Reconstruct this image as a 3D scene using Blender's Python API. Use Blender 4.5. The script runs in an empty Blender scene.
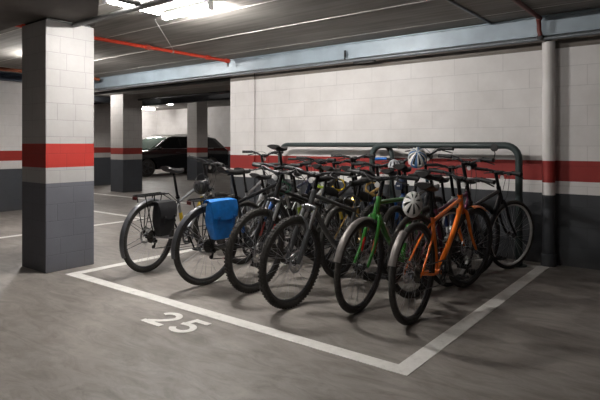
import bpy, bmesh, math, random
from mathutils import Vector, Matrix, Euler
R_ = math.radians
PI = math.pi
random.seed(7)
SC = bpy.context.scene
COL = SC.collection

# ------------------------------------------------------------ camera
cam = bpy.data.cameras.new('camera'); camo = bpy.data.objects.new('camera', cam); COL.objects.link(camo)
cam.sensor_width = 36.0
cam.lens = 525.0 / 600.0 * 36.0
cam.shift_y = -56.0 / 600.0
cam.clip_start = .05; cam.clip_end = 120
camo.location = (0, 0, 1.25)
camo.rotation_euler = (R_(90), 0, R_(38))
SC.camera = camo
# ------------------------------------------------------------ world / exposure
w = bpy.data.worlds.new('world'); SC.world = w; w.use_nodes = True
w.node_tree.nodes['Background'].inputs[0].default_value = (.9, .95, 1, 1)
w.node_tree.nodes['Background'].inputs[1].default_value = .004
SC.view_settings.view_transform = 'Standard'
SC.view_settings.look = 'None'
SC.view_settings.gamma = 1
SC.view_settings.exposure = 0.2
SC.view_settings.use_curve_mapping = False
# tube fixtures: (x, y, z, length, rotation about z, strength)
CEIL = 2.56
FIXTURES = [
    (-3.93, 3.27, 2.508, 0.70, 0, 560, 'white fluorescent batten glowing on the ceiling above the left bicycles'),
    (-4.14, 2.84, 2.508, .60, 90, 30, 'short glowing batten beside the top of the near pillar'),
    (-1.6, -.8, 2.508, 1.2, 0, 22, 'unseen fill batten added behind the viewer'),  # unseen source added to fill the foreground
    (-2.4, 2.15, 2.508, .9, 0, 120, 'unseen fill batten added above the picture, nearer than the glowing ones'),  # added fill light for the floor in front of the bicycles
    (-7.75, 3.85, 2.508, .5, 0, 780, 'unseen fill batten added behind the near pillar'),  # added out of sight to brighten the floor past the pillar
    (-13.0, 7.2, 2.508, .5, 90, 420, 'unseen fill batten added behind the near pillar, further away'),  # added out of sight to light the pale far pillar
    (-15.6, 9.9, 2.94, 1.0, 0, 150, 'unseen fill batten added behind the far dark pillar'),  # added out of view so the far pillars are not black
    (-18.0, 13.6, 2.94, 1.3, 90, 110, 'far ceiling batten over the parked car'),
    (-21.4, 15.2, 2.94, 1.3, 90, 260, 'far ceiling batten lighting the wall behind the car'),
    (-9.2, 13.5, 2.94, 1.2, 0, 90, 'far ceiling batten behind the white wall'),
]

# ------------------------------------------------------------ materials
def newmat(name):
    m = bpy.data.materials.new(name); m.use_nodes = True
    return m, m.node_tree, m.node_tree.nodes['Principled BSDF']
def N(t, typ, **k):
    n = t.nodes.new(typ)
    for a, b in k.items(): setattr(n, a, b)
    return n
def ramp(t, stops, interp='LINEAR'):
    r = N(t, 'ShaderNodeValToRGB'); cr = r.color_ramp; cr.interpolation = interp
    while len(cr.elements) < len(stops): cr.elements.new(.5)
    for e, (p, c) in zip(cr.elements, stops):
        e.position = p; e.color = (c[0], c[1], c[2], 1)
    return r
def mixc(t, fac, a, b, mode='MIX'):
    m = N(t, 'ShaderNodeMix', data_type='RGBA', blend_type=mode)
    for inp, v in ((m.inputs[0], fac), (m.inputs[6], a), (m.inputs[7], b)):
        if isinstance(v, (int, float)): inp.default_value = v
        elif isinstance(v, tuple): inp.default_value = (v[0], v[1], v[2], 1)
        else: t.links.new(v, inp)
    return m.outputs[2]
_cache = {}
def mat(name, col, rough=.5, metal=0, var=.12, scale=30, bump=0, coat=0):
    key = (name, col, rough, metal)
    if key in _cache: return _cache[key]
    m, t, b = newmat(name)
    tc = N(t, 'ShaderNodeTexCoord'); nz = N(t, 'ShaderNodeTexNoise'); nz.inputs['Scale'].default_value = scale; nz.inputs['Detail'].default_value = 4
    t.links.new(tc.outputs['Object'], nz.inputs['Vector'])
    lo = tuple(c * (1 - var) for c in col); hi = tuple(min(1, c * (1 + var)) for c in col)
    r = ramp(t, [(.3, lo), (.7, hi)])
    t.links.new(nz.outputs['Fac'], r.inputs[0]); t.links.new(r.outputs[0], b.inputs['Base Color'])
    b.inputs['Roughness'].default_value = rough; b.inputs['Metallic'].default_value = metal
    b.inputs['Coat Weight'].default_value = coat
    if bump:
        bp = N(t, 'ShaderNodeBump'); bp.inputs['Strength'].default_value = bump; bp.inputs['Distance'].default_value = .003
        t.links.new(nz.outputs['Fac'], bp.inputs['Height']); t.links.new(bp.outputs[0], b.inputs['Normal'])
    _cache[key] = m
    return m

def blockwall(name, zr1, zr0, zg, white=(.76, .737, .727), red=(.36, .022, .014), grey=(.060, .066, .078), bw=.5, bh=.2, line=.82, sq=False, brown_z=None):
    """painted block work: white, red band zr0..zr1, white, grey below zg (world heights)"""
    m, t, b = newmat(name)
    geo = N(t, 'ShaderNodeNewGeometry'); sep = N(t, 'ShaderNodeSeparateXYZ'); t.links.new(geo.outputs['Position'], sep.inputs[0])
    add = N(t, 'ShaderNodeMath', operation='ADD'); t.links.new(sep.outputs[0], add.inputs[0]); t.links.new(sep.outputs[1], add.inputs[1])
    comb = N(t, 'ShaderNodeCombineXYZ'); t.links.new(add.outputs[0], comb.inputs[0]); t.links.new(sep.outputs[2], comb.inputs[1])
    br = N(t, 'ShaderNodeTexBrick'); br.offset = .5; br.offset_frequency = 2; br.squash = .7 if sq else 1.0; br.squash_frequency = 3
    br.inputs['Scale'].default_value = 1; br.inputs['Brick Width'].default_value = bw; br.inputs['Row Height'].default_value = bh
    br.inputs['Mortar Size'].default_value = .0035; br.inputs['Mortar Smooth'].default_value = .3
    br.inputs['Color1'].default_value = (1, 1, 1, 1); br.inputs['Color2'].default_value = (.965, .965, .965, 1); br.inputs['Mortar'].default_value = (line, line, line, 1)
    t.links.new(comb.outputs[0], br.inputs['Vector'])
    # bands by height
    mr = N(t, 'ShaderNodeMath', operation='DIVIDE'); t.links.new(sep.outputs[2], mr.inputs[0]); mr.inputs[1].default_value = 3.0
    r = ramp(t, [(0, grey), (zg / 3, white), (zr0 / 3, red), (zr1 / 3, white)], 'CONSTANT')
    t.links.new(mr.outputs[0], r.inputs[0])
    if brown_z:
        e = r.color_ramp.elements.new(brown_z / 3); e.color = (.17, .145, .125, 1)  # brownish band from this height up
    nz = N(t, 'ShaderNodeTexNoise'); nz.inputs['Scale'].default_value = 2.2; nz.inputs['Detail'].default_value = 6; nz.inputs['Roughness'].default_value = .65
    t.links.new(geo.outputs['Position'], nz.inputs['Vector'])
    nr = ramp(t, [(.3, (.86, .85, .84)), (.65, (1, 1, 1))]); t.links.new(nz.outputs['Fac'], nr.inputs[0])
    c = mixc(t, 1.0, r.outputs[0], br.outputs['Color'], 'MULTIPLY')
    c = mixc(t, 1.0, c, nr.outputs[0], 'MULTIPLY')
    # dirt close to the floor
    dz = N(t, 'ShaderNodeMapRange'); dz.inputs[1].default_value = .0; dz.inputs[2].default_value = .12; dz.inputs[3].default_value = .45; dz.inputs[4].default_value = 0
    t.links.new(sep.outputs[2], dz.inputs[0])
    dm = N(t, 'ShaderNodeMath', operation='MULTIPLY'); t.links.new(dz.outputs[0], dm.inputs[0]); t.links.new(nz.outputs['Fac'], dm.inputs[1])
    c = mixc(t, dm.outputs[0], c, (.10, .09, .08))
    t.links.new(c, b.inputs['Base Color'])
    b.inputs['Roughness'].default_value = .6
    n2 = N(t, 'ShaderNodeTexNoise'); n2.inputs['Scale'].default_value = 60; n2.inputs['Detail'].default_value = 3
    t.links.new(geo.outputs['Position'], n2.inputs['Vector'])
    h = N(t, 'ShaderNodeMath', operation='MULTIPLY_ADD'); h.inputs[1].default_value = .25; t.links.new(n2.outputs['Fac'], h.inputs[0]); t.links.new(br.outputs['Fac'], h.inputs[2])
    h2 = N(t, 'ShaderNodeMath', operation='MULTIPLY'); h2.inputs[1].default_value = -1; t.links.new(h.outputs[0], h2.inputs[0])
    bp = N(t, 'ShaderNodeBump'); bp.inputs['Strength'].default_value = .5; bp.inputs['Distance'].default_value = .004
    t.links.new(h2.outputs[0], bp.inputs['Height']); t.links.new(bp.outputs[0], b.inputs['Normal'])
    return m

def floor_mat():
    m, t, b = newmat('worn_concrete')
    tc = N(t, 'ShaderNodeTexCoord')
    n1 = N(t, 'ShaderNodeTexNoise'); n1.inputs['Scale'].default_value = 1.3; n1.inputs['Detail'].default_value = 9; n1.inputs['Roughness'].default_value = .7; n1.inputs['Distortion'].default_value = .6
    mp = N(t, 'ShaderNodeMapping'); mp.inputs['Scale'].default_value = (1, 3.0, 1); mp.inputs['Rotation'].default_value = (0, 0, R_(25))
    t.links.new(tc.outputs['Object'], mp.inputs[0])
    n2 = N(t, 'ShaderNodeTexNoise'); n2.inputs['Scale'].default_value = 2.6; n2.inputs['Detail'].default_value = 8; n2.inputs['Roughness'].default_value = .7; n2.inputs['Distortion'].default_value = 1.2
    t.links.new(tc.outputs['Object'], n1.inputs['Vector']); t.links.new(mp.outputs[0], n2.inputs['Vector'])
    r1 = ramp(t, [(.3, (.195, .174, .158)), (.55, (.268, .244, .224)), (.75, (.345, .318, .296))]); t.links.new(n1.outputs['Fac'], r1.inputs[0])
    r2 = ramp(t, [(.34, (.62, .61, .60)), (.55, (1, 1, 1)), (.72, (1.16, 1.15, 1.14))]); t.links.new(n2.outputs['Fac'], r2.inputs[0])
    c = mixc(t, 1, r1.outputs[0], r2.outputs[0], 'MULTIPLY')
    # small dark spots
    v = N(t, 'ShaderNodeTexVoronoi'); v.inputs['Scale'].default_value = 1.7; t.links.new(tc.outputs['Object'], v.inputs['Vector'])
    vr = ramp(t, [(.02, (.45, .44, .43)), (.06, (1, 1, 1))]); t.links.new(v.outputs['Distance'], vr.inputs[0])
    c = mixc(t, .6, c, vr.outputs[0], 'MULTIPLY')
    t.links.new(c, b.inputs['Base Color'])
    rr = N(t, 'ShaderNodeMapRange'); rr.inputs[3].default_value = .38; rr.inputs[4].default_value = .68; t.links.new(n2.outputs['Fac'], rr.inputs[0]); t.links.new(rr.outputs[0], b.inputs['Roughness'])
    n3 = N(t, 'ShaderNodeTexNoise'); n3.inputs['Scale'].default_value = 45; n3.inputs['Detail'].default_value = 5; t.links.new(tc.outputs['Object'], n3.inputs['Vector'])
    bp = N(t, 'ShaderNodeBump'); bp.inputs['Strength'].default_value = .18; bp.inputs['Distance'].default_value = .004
    t.links.new(n3.outputs['Fac'], bp.inputs['Height']); t.links.new(bp.outputs[0], b.inputs['Normal'])
    return m
def ceiling_mat():
    m, t, b = newmat('shuttered_concrete')
    tc = N(t, 'ShaderNodeTexCoord'); mp = N(t, 'ShaderNodeMapping'); mp.inputs['Scale'].default_value = (.8, 14, 1)
    t.links.new(tc.outputs['Object'], mp.inputs[0])
    n1 = N(t, 'ShaderNodeTexNoise'); n1.inputs['Scale'].default_value = 1.2; n1.inputs['Detail'].default_value = 6; t.links.new(mp.outputs[0], n1.inputs['Vector'])
    n2 = N(t, 'ShaderNodeTexNoise'); n2.inputs['Scale'].default_value = 1.1; n2.inputs['Detail'].default_value = 5; t.links.new(tc.outputs['Object'], n2.inputs['Vector'])
    r1 = ramp(t, [(.3, (.21, .197, .180)), (.7, (.33, .312, .290))]); t.links.new(n1.outputs['Fac'], r1.inputs[0])
    r2 = ramp(t, [(.3, (.75, .75, .75)), (.7, (1.1, 1.1, 1.1))]); t.links.new(n2.outputs['Fac'], r2.inputs[0])
    t.links.new(mixc(t, 1, r1.outputs[0], r2.outputs[0], 'MULTIPLY'), b.inputs['Base Color']); b.inputs['Roughness'].default_value = .85
    bp = N(t, 'ShaderNodeBump'); bp.inputs['Strength'].default_value = .4; bp.inputs['Distance'].default_value = .006
    t.links.new(n1.outputs['Fac'], bp.inputs['Height']); t.links.new(bp.outputs[0], b.inputs['Normal'])
    return m
def paint_line_mat():
    m, t, b = newmat('worn_white_road_paint')
    tc = N(t, 'ShaderNodeTexCoord'); n = N(t, 'ShaderNodeTexNoise'); n.inputs['Scale'].default_value = 14; n.inputs['Detail'].default_value = 8; n.inputs['Roughness'].default_value = .75
    t.links.new(tc.outputs['Object'], n.inputs['Vector'])
    r = ramp(t, [(.25, (.46, .44, .42)), (.42, (.70, .68, .65)), (.7, (.82, .80, .77))]); t.links.new(n.outputs['Fac'], r.inputs[0]); t.links.new(r.outputs[0], b.inputs['Base Color'])
    b.inputs['Roughness'].default_value = .6
    return m
def emit(name, col, s):
    m, t, b = newmat(name)
    b.inputs['Base Color'].default_value = (.8, .8, .8, 1); b.inputs['Emission Color'].default_value = (*col, 1); b.inputs['Emission Strength'].default_value = s
    return m

RUB = mat('tyre_rubber', (.036, .033, .030), .8, 0, .3, 60, .2)
BLK = mat('black_paint', (.012, .012, .013), .38, 0, .2, 8)
BLKM = mat('black_metal', (.02, .02, .022), .35, .6, .2, 20)
PLA = mat('black_plastic', (.016, .016, .017), .6, 0, .3, 40)
SIL = mat('brushed_silver', (.42, .42, .43), .32, .9, .12, 25)
STEEL = mat('spoke_steel', (.5, .5, .52), .3, 1.0, .1, 10)
DGR = mat('dark_grey_metal', (.07, .07, .075), .4, .7, .2, 20)
SAD = mat('black_saddle_vinyl', (.014, .013, .013), .5, 0, .3, 50, .2)
RUST = mat('cassette_steel', (.16, .15, .14), .45, .9, .2, 80)

# ------------------------------------------------------------ mesh helpers
class MB:
    def __init__(s): s.v = []; s.f = []; s.m = []; s.mi = 0
    def add(s, vs, fs):
        o = len(s.v); s.v += [Vector(v) for v in vs]
        for f in fs: s.f.append([i + o for i in f]); s.m.append(s.mi)
        return s
    def box(s, c, d, M=None):
        x, y, z = d[0] / 2, d[1] / 2, d[2] / 2
        vs = [Vector((a * x, b * y, e * z)) for a in (-1, 1) for b in (-1, 1) for e in (-1, 1)]
        if M is not None: vs = [M @ v for v in vs]
        vs = [v + Vector(c) for v in vs]
        return s.add(vs, [(0, 1, 3, 2), (4, 6, 7, 5), (0, 4, 5, 1), (2, 3, 7, 6), (0, 2, 6, 4), (1, 5, 7, 3)])
    def tube(s, pts, r, n=10, closed=False, flat=1.0, caps=True):
        pts = [Vector(p) for p in pts]; k = len(pts)
        rs = r if isinstance(r, (list, tuple)) else [r] * k
        T = []
        for i in range(k):
            if closed: a, b = pts[i - 1], pts[(i + 1) % k]
            else: a, b = pts[max(i - 1, 0)], pts[min(i + 1, k - 1)]
            T.append((b - a).normalized())
        up = Vector((0, 0, 1)) if abs(T[0].z) < .9 else Vector((1, 0, 0))
        nrm = (up - T[0] * up.dot(T[0])).normalized()
        vs = []
        for i in range(k):
            nrm = (nrm - T[i] * nrm.dot(T[i])).normalized(); bi = T[i].cross(nrm)
            for j in range(n):
                a = 2 * PI * j / n
                vs.append(pts[i] + nrm * math.cos(a) * rs[i] * flat + bi * math.sin(a) * rs[i])
        fs = []
        for i in range(k if closed else k - 1):
            for j in range(n):
                a, b = i * n, ((i + 1) % k) * n
                fs.append((a + j, a + (j + 1) % n, b + (j + 1) % n, b + j))
        if not closed and caps: fs.append(tuple(range(n))[::-1]); fs.append(tuple(range((k - 1) * n, k * n)))
        return s.add(vs, fs)
    def lathe(s, prof, n=32, axis='x', c=(0, 0, 0), close=False):
        """prof: list of (radius, offset along axis)"""
        vs = []
        for r, h in prof:
            for j in range(n):
                a = 2 * PI * j / n; p, q = r * math.cos(a), r * math.sin(a)
                vs.append(Vector({'x': (h, p, q), 'y': (q, h, p), 'z': (p, q, h)}[axis]) + Vector(c))
        k = len(prof); fs = []
        for i in range(k if close else k - 1):
            for j in range(n):
                a, b = i * n, ((i + 1) % k) * n
                fs.append((a + j, a + (j + 1) % n, b + (j + 1) % n, b + j))
        return s.add(vs, fs)
    def prism(s, poly, h0, h1, axis='z'):
        n = len(poly); f = {'z': lambda p, h: (p[0], p[1], h), 'x': lambda p, h: (h, p[0], p[1]), 'y': lambda p, h: (p[0], h, p[1])}[axis]
        return s.add([f(p, h0) for p in poly] + [f(p, h1) for p in poly],
                     [tuple(range(n))[::-1], tuple(range(n, 2 * n))] + [(i, (i + 1) % n, n + (i + 1) % n, n + i) for i in range(n)])
    def build(s, name, mats, parent=None, smooth=True, M=None, bevel=0):
        me = bpy.data.meshes.new(name); me.from_pydata([tuple(v if M is None else M @ v) for v in s.v], [], s.f)
        if not isinstance(mats, (list, tuple)): mats = [mats]
        for m in mats: me.materials.append(m)
        for p, k in zip(me.polygons, s.m): p.material_index = k
        bm = bmesh.new(); bm.from_mesh(me); bmesh.ops.recalc_face_normals(bm, faces=bm.faces[:])
        if smooth:
            for f in bm.faces: f.smooth = True
            for e in bm.edges:
                if len(e.link_faces) == 2 and e.calc_face_angle(0) > R_(38): e.smooth = False
        bm.to_mesh(me); bm.free()
        o = bpy.data.objects.new(name, me); COL.objects.link(o)
        if parent is not None: o.parent = parent
        if bevel:
            b = o.modifiers.new('bevel', 'BEVEL'); b.width = bevel; b.segments = 2; b.limit_method = 'ANGLE'
        return o
def empty(name, loc, rz=0, ry=0):
    o = bpy.data.objects.new(name, None); COL.objects.link(o); o.location = loc; o.rotation_euler = (0, ry, rz); o.empty_display_size = .1
    return o
def tag(o, label=None, cat=None, group=None, kind=None):
    if label: o['label'] = label
    if cat: o['category'] = cat
    if group: o['group'] = group
    if kind: o['kind'] = kind
    return o
def boxobj(name, x0, x1, y0, y1, z0, z1, m, parent=None, bevel=0):
    return MB().box(((x0 + x1) / 2, (y0 + y1) / 2, (z0 + z1) / 2), (x1 - x0, y1 - y0, z1 - z0)).build(name, m, parent, False, bevel=bevel)
def spline(pts, n=6):
    P = [Vector(p) for p in pts]; out = []
    for i in range(len(P) - 1):
        p0, p1, p2, p3 = P[max(i - 1, 0)], P[i], P[i + 1], P[min(i + 2, len(P) - 1)]
        for k in range(n):
            t = k / n
            out.append(.5 * ((2 * p1) + (p2 - p0) * t + (2 * p0 - 5 * p1 + 4 * p2 - p3) * t * t + (3 * p1 - p0 - 3 * p2 + p3) * t ** 3))
    out.append(P[-1]); return out

# ============================================================ STRUCTURE
FLO = floor_mat(); CEM = ceiling_mat()
WALLY = 5.92
tag(boxobj('floor', -23, 5, -5, 17.2, -.2, 0, FLO), kind='structure')
wm = blockwall('painted_block_wall', 1.078, .862, .728, bw=.55, bh=.205, grey=(.050, .054, .062), red=(.31, .022, .018), brown_z=2.238)
tag(boxobj('wall_back', -6.0, 5, WALLY, WALLY + .3, 0, 2.75, wm), kind='structure')
fw = blockwall('far_block_wall', 1.12, .935, .785, line=.85)
tag(boxobj('wall_left', -10.6, -10.3, -5, 5.75, 0, 2.75, fw), kind='structure')
tag(boxobj('wall_far', -23, -5.7, 17.0, 17.2, 0, 3.2, fw), kind='structure')
tag(boxobj('wall_far_left', -23.0, -22.8, 5.6, 17.0, 0, 3.2, fw), kind='structure')
tag(boxobj('wall_side', -6.0, -5.8, WALLY + .3, 17.0, 0, 3.2, fw), kind='structure')
tag(boxobj('wall_cross', -23.0, -10.6, 5.6, 5.75, 0, 2.75, fw), kind='structure')
tag(boxobj('wall_near', -10.3, 5, -5.2, -5, 0, 2.75, fw), kind='structure')
tag(boxobj('wall_right', 4.8, 5, -5, 5.92, 0, 2.75, fw), kind='structure')
# pilaster joint at the left end of the wall
tag(boxobj('trim_1', -6.01, -5.50, WALLY - .025, WALLY + .0, 0, 2.6, wm), kind='structure')

# ceiling planks with open joints that hold pale filler
cb = MB(); jb = MB()
ys = [-5.0, -2.6, -1.72, -.84, .04, .92, 1.84, 2.74, 3.63, 4.50, 5.4, 6.3, 7.2, 8.1, 9.2]
for a, b in zip(ys[:-1], ys[1:]):
    cb.box((-9, (a + b) / 2, CEIL + .12), (28.2, b - a - .016, .24))
for y in ys[1:-1]:
    jb.box((-9, y, CEIL + .0085 - (.002 if y == 4.5 else 0)), (28.2, .03 if y == 4.5 else .0155, .02))
tag(cb.build('ceiling', CEM, None, False), kind='structure')
tag(jb.build('trim_2', mat('pale_joint_filler', (.62, .60, .57), .8, 0, .35, 3), None, False), kind='structure')
tag(boxobj('ceiling_far', -23, -5.8, 9.2, 17.2, 3.0, 3.2, CEM), kind='structure')
# lowered slab at the near column; skewed edge and dark colour imitate shade
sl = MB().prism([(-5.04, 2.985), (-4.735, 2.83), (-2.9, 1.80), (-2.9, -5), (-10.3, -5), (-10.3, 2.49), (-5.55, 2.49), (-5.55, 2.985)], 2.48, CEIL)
tag(sl.build('ceiling_drop', mat('shaded_slab_concrete', (.115, .105, .097), .85, 0, .2, 3, .3), None, False), kind='structure')

# columns
def column(x0, x1, y0, y1, h, m, label, hd=True):
    t = empty('column', ((x0 + x1) / 2, (y0 + y1) / 2, 0)); tag(t, label, 'column')
    w_, d_ = (x1 - x0), (y1 - y0)
    MB().box((0, 0, h / 2), (w_, d_, h)).build('shaft', m, t, False, bevel=.006)
    if hd: MB().box((0, 0, h + .006), (w_ - .05, d_ - .05, .03)).build('gap_shade', BLK, t, False)  # black box painting the shade in the gap over the shaft
    return t
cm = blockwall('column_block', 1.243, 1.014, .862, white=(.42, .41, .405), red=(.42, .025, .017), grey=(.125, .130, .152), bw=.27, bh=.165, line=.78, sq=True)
column(-5.55, -5.05, 2.48, 2.985, 2.455, cm, 'large near square pillar with bright red band, left of the bicycles')
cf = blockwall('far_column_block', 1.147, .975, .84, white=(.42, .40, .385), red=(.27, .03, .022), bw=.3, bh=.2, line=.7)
column(-12.47, -11.9, 7.84, 8.42, 2.54, cf, 'far square pillar with darker grey base, left of the black car', False)
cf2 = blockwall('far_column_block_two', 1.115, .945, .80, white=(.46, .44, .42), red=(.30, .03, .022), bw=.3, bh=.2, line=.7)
# column in front of the car: corner px 197
column(-14.37, -13.87, 12.0, 12.5, 3.0, cf2, 'far square pillar standing in front of the black car', False)
column(-15.15, -14.5, 8.55, 9.15, 2.54, cf, 'pale far pillar seen just right of the large near pillar', False)

# ------------------------------------------------------------ steel beams
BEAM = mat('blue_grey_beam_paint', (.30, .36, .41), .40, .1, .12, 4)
def ibeam(x0, x1, y, z0, z1, label, axis='x', m=BEAM, d=.16, lip=True):
    """I section along x (front face towards -y)"""
    t = empty('steel_beam', (0, 0, 0)); tag(t, label, 'beam')
    L = x1 - x0; cx = (x0 + x1) / 2
    def bb(name, oy, zc, sy, sz, mm=m):
        if axis == 'x': MB().box((cx, y + oy, zc), (L, sy, sz)).build(name, mm, t, False, bevel=.003)
        else: MB().box((y + oy, cx, zc), (sy, L, sz)).build(name, mm, t, False, bevel=.003)
    bb('web', d / 2 - .02, (z0 + z1) / 2 + .01, .05, z1 - z0 - .02)
    bb('flange', d / 2, z1 - .008, d, .014)
    bb('flange', d / 2 - .01, z0 + .008, d + .02, .016)
    return t
B0 = WALLY - .20
bt = ibeam(-16, 4.8, B0, 2.345, 2.555, 'blue-grey steel beam running along the top of the white wall')
MB().tube([(-9.5, B0 - .005, 2.318), (4.8, B0 - .005, 2.318)], .018, 10).build('conduit', mat('grey_conduit', (.20, .22, .24), .45, .3), bt)
for xx in (-3.72,):
    MB().box((xx, B0 - .012, 2.40), (.02, .02, .12)).box((xx + .25, B0 + .05, 2.295), (.30, .06, .02)).build('bracket', BLKM, bt, False)
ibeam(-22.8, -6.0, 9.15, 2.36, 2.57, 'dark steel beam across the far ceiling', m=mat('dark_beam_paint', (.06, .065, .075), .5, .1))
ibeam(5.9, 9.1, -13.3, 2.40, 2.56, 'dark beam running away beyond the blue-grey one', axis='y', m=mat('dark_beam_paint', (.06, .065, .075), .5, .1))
ibeam(-5, 5.6, -10.28, 2.42, 2.56, 'dark blue beam standing in for shadows along the top of the far left wall', axis='y', m=mat('navy_shade_paint', (.03, .045, .075), .5, .1))  # added beam standing in for dark shadows and a pipe

# ------------------------------------------------------------ pipes on the ceiling
REDP = mat('red_pipe_paint', (.62, .055, .025), .4, 0, .12, 12)
rp = empty('sprinkler_pipe', (-5.82, 4.3, 2.52)); tag(rp, 'bright red sprinkler pipe running under the ceiling from the near pillar to the beam', 'pipe')
MB().tube([(0, -2.2, 0), (0, 1.36, 0)], .023, 14).build('pipe', REDP, rp)
for yy in (-.1, .95, 1.34):
    MB().lathe([(.026, -.03), (.034, -.03), (.034, .03), (.026, .03)], 16, 'y', (0, yy, 0)).build('coupling', REDP if yy != -.1 else mat('worn_red', (.5, .09, .06), .5), rp)
b_ = MB().tube([(0, 0.3, 0), (0, .3, .045)], .005, 6); b_.lathe([(.027, -.012), (.030, -.012), (.030, .012), (.027, .012)], 16, 'y', (0, .3, 0)); b_.build('hanger', SIL, rp)
MB().tube([(0, 1.35, 0), (0, 1.35, -.07), (0, 1.35, -.085)], [.012, .012, .004], 8).lathe([(.022, -.09), (.022, -.086)], 12, 'z', (0, 1.35, 0)).build('sprinkler_head', SIL, rp)
CON = mat('grey_conduit', (.20, .22, .24), .45, .3)
GRC = mat('galvanised_rail', (.17, .17, .17), .45, .5)
r1 = MB().tube([(-5.04, 2.76, 2.445), (-2.4, 2.745, 2.445)], .026, 12).build('cable_conduit', GRC)
tag(r1, 'thick grey conduit running from the near pillar top towards the right', 'conduit')
r2 = MB().box((-3.9, 1.95, 2.464), (.06, 1.55, .028)).build('cable_tray', mat('dark_tray', (.05, .05, .05), .6), None, False)
tag(r2, 'dark narrow cable tray crossing the lights at the top edge', 'cable tray')
r3 = MB().tube([(-1.86, 1.0, 2.547), (-1.86, B0 + .02, 2.547)], .013, 10).build('cable_conduit', CON)
tag(r3, 'thin pale conduit crossing the ceiling joint above the right bicycles', 'conduit')
dr = MB().tube(spline([(-1.36, 2.5, 2.525), (-1.36, 5.45, 2.525), (-1.36, 5.60, 2.52), (-1.36, 5.655, 2.46), (-1.36, 5.66, 2.40), (-1.35, 5.67, 2.345)], 4), .022, 10)
tag(dr.build('drain_pipe', mat('dull_red_pipe', (.16, .035, .028), .5)), 'dull red pipe bending down over the beam above the wall drainpipe', 'pipe')
for (x0, y0, x1, y1, z, r, l, c) in [
    (-22.8, 8.3, -6.2, 8.3, 2.42, .03, 'dark pipe just in front of the far dark beam', BLKM),
    (-16, 9.9, -6.2, 9.9, 2.62, .05, 'dark red pipe beyond the far dark beam', mat('dull_red_pipe', (.16, .035, .028), .5)),
    (-22.0, 6.9, -6.2, 6.9, 2.46, .035, 'black cable duct beyond the blue-grey beam', BLK),
    (-9.3, 2.3, -9.3, 5.6, 2.50, .03, 'dull orange pipe left of the near pillar', mat('orange_pipe', (.25, .07, .03), .5)),
]:
    tag(MB().tube([(x0, y0, z), (x1, y1, z)], r, 10).build('ceiling_pipe', c), l, 'pipe')

# wall drainpipe, painted with the wall's bands
pm = blockwall('painted_pipe', 1.068, .85, .718, bw=9, bh=9, grey=(.055, .06, .07), red=(.31, .022, .018), white=(.80, .775, .765))
dp = empty('wall_drainpipe', (-1.31, WALLY - .085, 0)); tag(dp, 'vertical drainpipe on the wall painted in the white, red and grey bands', 'drainpipe')
MB().tube([(0, 0, 0), (0, 0, 2.30)], .062, 24).build('pipe', pm, dp)
MB().lathe([(.062, .0), (.075, .0), (.075, .12), (.062, .125)], 24, 'z', (0, 0, 0)).build('collar', pm, dp)
MB().tube(spline([(0, 0, 2.28), (0, -.01, 2.32), (-.03, -.09, 2.325), (-.05, -.165, 2.33)], 4), .03, 12).build('elbow', BLKM, dp)
for z in (.55, 1.75): MB().lathe([(.063, z - .012), (.067, z - .012), (.067, z + .012), (.063, z + .012)], 24, 'z').box((0, .07, z), (.03, .03, .02)).build('bracket', pm, dp)

# ------------------------------------------------------------ light fittings
HOUS = mat('white_enamel_housing', (.75, .75, .74), .4)
for i, (x, y, z, L, rot, s, lab) in enumerate(FIXTURES):
    t = empty('light_fixture', (x, y, z), R_(rot)); tag(t, lab, 'ceiling light')
    MB().box((0, 0, .035), (L, .06, .03)).build('housing', HOUS, t, False, bevel=.004)
    em = emit('fluorescent_glow_%d' % i, (1, .965, .92), s)
    MB().tube([(-L / 2 + .03, 0, -.005), (L / 2 - .03, 0, -.005)], .024, 12).build('tube', em, t)
    for sx in (-1, 1): MB().box((sx * (L / 2 - .015), 0, .0), (.03, .05, .06)).build('end_cap', HOUS, t, False)
# wire that drops to the pipe
tag(MB().tube([(-4.44, 3.30, 2.52), (-4.44, 3.30, 2.50), (-5.80, 4.60, 2.545)], .003, 5).build('power_cable', HOUS), 'thin white cable hanging from the glowing batten to the red pipe', 'cable')

# ------------------------------------------------------------ floor paint
PL = paint_line_mat()
Z0 = .0015
bl = MB(); lw = .105
X0, X1, Y0, Y1 = -4.874, -1.285, 2.58, 5.75
bl.box(((X0 + X1) / 2, Y0 + lw / 2, Z0), (X1 - X0, lw, .003))
bl.box((X0 + lw / 2, (Y0 + lw + Y1 - lw) / 2, Z0), (lw, Y1 - Y0 - 2 * lw, .003)).box((X1 - lw / 2, (Y0 + lw + Y1 - lw) / 2, Z0), (lw, Y1 - Y0 - 2 * lw, .003))
bl.box(((X0 + X1) / 2, Y1 - lw / 2, Z0), (X1 - X0, lw, .003))
tag(bl.build('bay_outline', PL, None, False), 'white painted rectangle on the floor round the bicycle bay', 'floor marking')
for (x0, x1, y0, y1, l) in [
    (-7.5, -7.4, 2.2, 5.28, 'white floor line of the next bay, seen either side of the near pillar'),
    (-9.9, -7.4, 5.28, 5.38, 'white floor line at the back of the next bay'),
    (-13.2, -8.6, 7.2, 7.3, 'faint white floor line near the foot of the far pillar'),
]:
    tag(boxobj('floor_line', x0, x1, y0, y1, 0, .003, PL), l, 'floor marking')
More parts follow.
